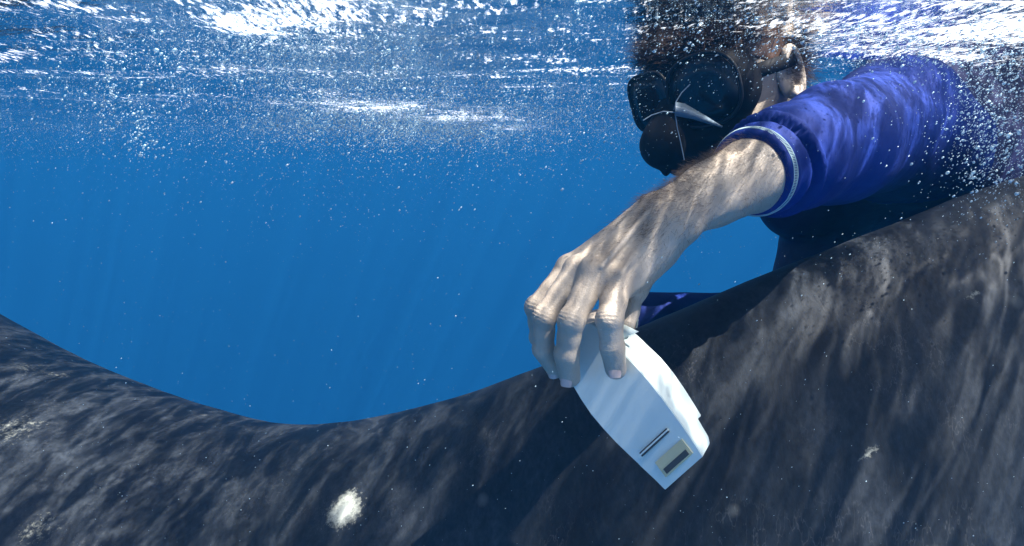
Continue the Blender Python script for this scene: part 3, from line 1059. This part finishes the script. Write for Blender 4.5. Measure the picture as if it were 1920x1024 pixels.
tp = [(1266, 204), (1282, 207), (1302, 215), (1325, 225), (1354, 238)]
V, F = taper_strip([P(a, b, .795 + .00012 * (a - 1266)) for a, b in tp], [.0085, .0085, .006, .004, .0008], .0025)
mchild("frame_glint", V, F, GLINT_SEAM)
V, F = join([tube([P(a, b, .797) for a, b in q_], .0007, 5) for q_ in (
    [(1206, 226), (1222, 216), (1244, 209), (1266, 211)], [(1264, 206), (1268, 190), (1278, 174), (1294, 158)], [(1266, 212), (1270, 240), (1277, 270), (1283, 300)])])
mchild("frame_seam", V, F, GLINT_SEAM)
# strap round the head
sp_ = []
for a in np.linspace(-1.15, 2.0, 40):
    sp_.append(C0 - Fd * .012 + Ud * .012 + Sd * .0885 * math.cos(a) * 1.0 - Fd * .11 * math.sin(a))
Vs = []
sp_ = np.array(sp_)
for off in (.009, -.009):
    Vs.append(sp_ + Ud * off)
cen_ = C0 - Fd * .012 + Ud * .012
outv = sp_ - cen_; outv /= np.linalg.norm(outv, axis=1)[:, None]
Vq = np.vstack([Vs[0], Vs[0] + outv * .003, Vs[1] + outv * .003, Vs[1]])
n = len(sp_); ii = np.arange(4 * n).reshape(4, n); jj = np.roll(ii, -1, 0)
mchild("strap", Vq, np.stack([ii[:, :-1], ii[:, 1:], jj[:, 1:], jj[:, :-1]], -1).reshape(-1, 4), RUBBER)

# ------------------------------------------------------------------ the white tag
m = Mat("tag_plastic")
c = m.ramp(m.noise(m.coords(), 30, 4, 0.6).outputs[0], [(0.3, (0.68, 0.79, 0.77)), (0.7, (0.74, 0.84, 0.81))])
m.principled(c, 0.38, 0.5, m.bump(m.noise(m.coords(), 300, 3).outputs[0], 0.06, 0.001)); TAGM = m.m
m = Mat("tag_recess"); m.principled((0.55, 0.53, 0.34), 0.5, 0.4); RECM = m.m
m = Mat("tag_dark"); m.principled((0.05, 0.045, 0.04), 0.4, 0.5); TDARK = m.m

# local frame: e_l down the length, e_w across towards the lit edge, e_n out of the broad face
B0 = P(1240, 918, .598)      # lower corner, broad face
B1 = P(1318, 856, .582)      # corner where face, end and lit side meet
T1 = P(1158, 652, .641)      # point on the ridge, near the hand
e_l = nrm(B1 - T1)
ray0 = FWD + (1243 - 960) / FPX * RGT + (512 - 921) / FPX * UPV
B0 = CAM + ray0 * (((B1 - CAM) @ e_l) / (ray0 @ e_l))
e_w = B1 - B0; e_w = nrm(e_w - e_l * (e_w @ e_l))
e_n = nrm(np.cross(e_l, e_w))
if e_n[1] > 0: e_n = -e_n
tag_root = empty("whale_tag", tuple(B1))
tag(tag_root, "white plastic tag device with slots held in the snorkeler's hand against the whale", "tag")


def tloc(l, w, n):
    """l metres up from the end, w metres in from the ridge, n below the broad face"""
    return B1 - e_l * l - e_w * w - e_n * n


WEND = float((B1 - B0) @ e_w)
# outline stations up the length: (l, ridge offset outward, left edge inward, thickness)
LP = [(0.0, 0.0, WEND, .017), (.012, .0015, WEND + .002, .019), (.030, .003, WEND + .006, .021), (.0312, .003, WEND + .006, .027), (.045, .0035, WEND + .009, .029), (.06, .004, WEND + .012, .031), (.078, .004, WEND + .0145, .033), (.095, .003, WEND + .016, .034), (.112, .001, WEND + .0155, .034), (.128, -.001, WEND + .014, .034), (.145, -.003, WEND + .012, .032), (.158, -.006, WEND + .008, .028), (.172, -.013, WEND - .002, .022)]
import bmesh
bm = bmesh.new()
rings_ = []
for l, ro, le, th_ in LP:
    q4 = [tloc(l, -ro, 0), tloc(l, -ro + th_ * .10, th_), tloc(l, le - th_ * .12, th_), tloc(l, le, .004)]
    # the lit side leans outward below the ridge so that it shows beside the broad face
    q4[1] = q4[1] + e_w * th_ * .42
    if l == .172:
        q4[0] = q4[0] + e_l * .011; q4[1] = q4[1] + e_l * .011
    if l == 0.0:
        q4[1] = q4[1] - e_l * .007; q4[2] = q4[2] - e_l * .012
    rings_.append([bm.verts.new(tuple(v_)) for v_ in q4])
for r0, r1 in zip(rings_[:-1], rings_[1:]):
    for k in range(4):
        bm.faces.new((r0[k], r0[(k + 1) % 4], r1[(k + 1) % 4], r1[k]))
bm.faces.new(rings_[0][::-1]); bm.faces.new(rings_[-1])
bmesh.ops.recalc_face_normals(bm, faces=bm.faces)
bmesh.ops.bevel(bm, geom=list(bm.edges), offset=.0024, segments=3, affect='EDGES', clamp_overlap=True)
me = bpy.data.meshes.new("housing"); bm.to_mesh(me); bm.free()
hs = link("housing", me, TAGM, tag_root, smooth=False)


def tbox(name, l0, l1, w0, w1, n0, n1, mat, bev=.0003, shear=0):
    b = bmesh.new()
    vs = []
    for l in (l0, l1):
        for w in (w0, w1):
            for n_ in (n0, n1):
                vs.append(b.verts.new(tuple(tloc(l + shear * w, w, n_))))
    for q_ in ((0, 1, 3, 2), (4, 6, 7, 5), (0, 4, 5, 1), (2, 3, 7, 6), (0, 2, 6, 4), (1, 5, 7, 3)):
        b.faces.new([vs[i] for i in q_])
    bmesh.ops.recalc_face_normals(b, faces=b.faces)
    if bev: bmesh.ops.bevel(b, geom=list(b.edges), offset=bev, segments=1, affect='EDGES', clamp_overlap=True)
    me_ = bpy.data.meshes.new(name); b.to_mesh(me_); b.free()
    return link(name, me_, mat, tag_root, smooth=False)


# placed by where they sit on the broad face
def face_uv(px, py):
    o = CAM; dv = FWD + (px - 960) / FPX * RGT + (512 - py) / FPX * UPV
    t = ((B1 - o) @ e_n) / (dv @ e_n)
    q_ = o + dv * t - B1
    return -(q_ @ e_l), -(q_ @ e_w)


(la, wa), (lb, wb) = face_uv(1200, 851), face_uv(1250, 804)
lm = (la + lb) / 2; w0, w1 = min(wa, wb), max(wa, wb)
fn_off = .0006
tbox("slot", lm - .0004, lm + .0008, w0, w1, -.0004, .002, TDARK, .0001)
tbox("slot", lm - .0032, lm - .0020, w0, w1, -.0004, .002, TDARK, .0001)
tbox("slot_rim", lm - .0018, lm - .0006, w0 - .0005, w1 + .0005, -.0009, .002, TAGM, .0001)
(lc, wc_), (ld, wd) = face_uv(1246, 882), face_uv(1292, 850)
lw = (lc + ld) / 2; wa_, wb_ = min(wc_, wd), max(wc_, wd)
tbox("battery_window", lw - .0035, lw + .0115, wa_ - .003, wb_ + .003, -.0005, .002, RECM, .0002)
tbox("window_strip", lw - .0022, lw + .0028, wa_, wb_, -.0010, .002, TDARK, .0002)
# small pointed fin sticking out on the upper side
fq = [P(1164, 606, .650), P(1164, 636, .650), P(1197, 622, .640)]
fn3 = nrm(np.cross(fq[1] - fq[0], fq[2] - fq[0])) * .0012
me = mesh_np("fin", np.array([q_ + fn3 for q_ in fq] + [q_ - fn3 for q_ in fq]), np.array([(0, 1, 2), (5, 4, 3), (0, 3, 4), (0, 4, 1), (1, 4, 5), (1, 5, 2), (2, 5, 3), (2, 3, 0)]))
link("fin", me, TAGM, tag_root, smooth=False)

# ------------------------------------------------------------------ bubbles and drifting specks
m = Mat("bubble")
d1 = m.n("ShaderNodeBsdfDiffuse"); d1.inputs[0].default_value = (.62, .88, 1, 1)
d2 = m.n("ShaderNodeBsdfTranslucent"); d2.inputs[0].default_value = (.62, .88, 1, 1)
d3 = m.n("ShaderNodeBsdfGlossy"); d3.inputs["Roughness"].default_value = .25
t = m.n("ShaderNodeBsdfTransparent")
def mixs(f, a, b_):
    x = m.n("ShaderNodeMixShader"); x.inputs[0].default_value = f
    m.l(a.outputs[0], x.inputs[1]); m.l(b_.outputs[0], x.inputs[2]); return x
x = mixs(.68, t, mixs(.3, mixs(.5, d1, d2), d3))
m.l(x.outputs[0], m.out.inputs[0])
BUB = m.m

OCT_V = np.array([(1, 0, 0), (-1, 0, 0), (0, 1, 0), (0, -1, 0), (0, 0, 1), (0, 0, -1)], float) * 1.15
OCT_F = np.array([(0, 2, 4), (2, 1, 4), (1, 3, 4), (3, 0, 4), (2, 0, 5), (1, 2, 5), (3, 1, 5), (0, 3, 5)])
bmi = bmesh.new(); bmesh.ops.create_icosphere(bmi, subdivisions=1, radius=1)
ICO_V = np.array([v_.co[:] for v_ in bmi.verts]); ICO_F = np.array([[v_.index for v_ in f_.verts] for f_ in bmi.faces]); bmi.free()


def balls(name, pts, r, mat, label, cat, stretch=0.5):
    ax = nrm([.8, 0, .6])
    parts_ = []
    small = r < .0009
    for sel, bv, bf in ((small, OCT_V, OCT_F), (~small, ICO_V, ICO_F)):
        n = int(sel.sum())
        if not n: continue
        st = rng.uniform(0, stretch, n)
        base = bv[None] * r[sel][:, None, None]
        base = base + (base @ ax)[..., None] * ax * st[:, None, None]
        parts_.append(((pts[sel][:, None] + base).reshape(-1, 3), (bf[None] + (np.arange(n) * len(bv))[:, None, None]).reshape(-1, 3)))
    V, F = join(parts_)
    o = link(name, mesh_np(name, V, F), mat)
    return tag(o, label, cat, kind="stuff")


def by_image(n, fx, fy, fd, keep=None):
    px, py, d = fx(n), fy(n), fd(n)
    pts = np.stack([P(a, b_, c_) for a, b_, c_ in zip(px, py, d)])
    return pts


pts, rad = [], []
# beneath the surface everywhere, thinning downwards
n = 210000
y = .36 + 3.4 * rng.random(n) ** 1.35
x = rng.uniform(-.85, .85, n) * y
z = wave_height(x, y) - rng.exponential(.030, n) * (.5 + .35 * y)
pq = np.stack([x, y, z], 1)
cl = 1.3 * noise(pq * np.array([3.2, 3.2, 7]), 3) + .35 * noise2(pq * 18, 2)
k = cl > rng.uniform(-.45, .95, n)
hx = 960 + FPX * x / y; hy = HOR - FPX * (z - CAM_Z) / y
k &= ~((hx > 1160) & (hx < 1560) & (hy > 60) & (hy < 330) & (y < 1.0) & (rng.random(n) < .6))
pts.append(pq[k]); rad.append((rng.lognormal(-8.15, .55, n) * (.5 + .5 * y))[k])


def plume(n, px, py, d, sx, sy, sd, r=-7.2):
    a = rng.normal(px, sx, n); b_ = rng.normal(py, sy, n); c_ = np.abs(rng.normal(d, sd, n)) + .01
    q_ = CAM + c_[:, None] * (FWD + ((a - 960) / FPX)[:, None] * RGT + ((512 - b_) / FPX)[:, None] * UPV)
    ok = q_[:, 2] < .0
    pts.append(q_[ok]); rad.append(rng.lognormal(r - .75, .60, n)[ok] * c_[ok])


plume(2600, 330, 110, .8, 240, 60, .12, -6.75); plume(1500, 1860, 260, .72, 70, 70, .06, -6.7); plume(600, 650, 330, 1.1, 350, 55, .3, -7.3); plume(300, 200, 190, .8, 18, 50, .05, -6.6); plume(200, 270, 250, .8, 22, 40, .05, -6.6); plume(60, 340, 170, .8, 40, 60, .05, -6.7)
plume(5000, 1850, 130, .72, 120, 110, .08, -6.9); plume(3500, 1700, 70, .72, 150, 50, .08, -6.9); plume(260, 1850, 300, .72, 70, 70, .05, -6.8)
plume(1400, 1300, 40, .70, 150, 50, .06, -6.9); plume(900, 620, 150, .9, 180, 60, .12, -6.9); plume(3500, 700, 225, 1.3, 130, 22, .2, -7.2); plume(1500, 850, 250, 1.3, 80, 15, .2, -7.2); plume(2500, 700, 225, 1.2, 200, 50, .2, -7.2)
plume(3000, 560, 60, .75, 120, 40, .08, -6.9); plume(700, 950, 160, .9, 160, 60, .12, -6.9); plume(500, 150, 60, .7, 150, 60, .08, -6.8)
plume(500, 1050, 230, .9, 120, 50, .12, -7.2); plume(300, 650, 330, 1.0, 150, 60, .2, -7.3); plume(400, 450, 230, .9, 200, 60, .2, -7.2)
plume(220, 1600, 420, .72, 220, 60, .05, -7.4); plume(9000, 720, 232, 1.4, 150, 26, .25, -7.3); plume(6000, 620, 110, .85, 130, 50, .15, -7.2); plume(6000, 900, 200, 1.0, 200, 60, .2, -7.3)
pts = np.vstack(pts); rad_all = np.concatenate(rad)
a_, b__, c__ = pix(pts)
calm = (a_ > 1470) & (a_ < 1790 + 20 * rng.normal(0, 1, len(a_))) & (b__ > 125) & (b__ < 430) & (c__ < 1.0) & (rng.random(len(a_)) < .82)
pts = pts[~calm]; rad = [rad_all[~calm]]
rad = np.clip(np.concatenate(rad), .0002, .0017)
balls("bubbles", pts, rad, BUB, "cloud of tiny white air bubbles drifting beneath the sea surface", "bubbles", .9)

n = 2600
d = .35 + 2.4 * rng.random(n) ** 1.3
px = rng.uniform(-50, 1970, n); py = rng.uniform(200, 1024, n)
q_ = CAM + d[:, None] * (FWD + ((px - 960) / FPX)[:, None] * RGT + ((512 - py) / FPX)[:, None] * UPV)
balls("drifting_specks", q_, rng.lognormal(-8.15, .4, n) * (.4 + .6 * d), BUB, "fine pale specks suspended in the blue water", "particles", .6)
print('TAG n.L', e_n @ np.array(SUN), 'w', WEND)
print("built", sum(len(o.data.polygons) for o in sc.objects if o.type == 'MESH'))
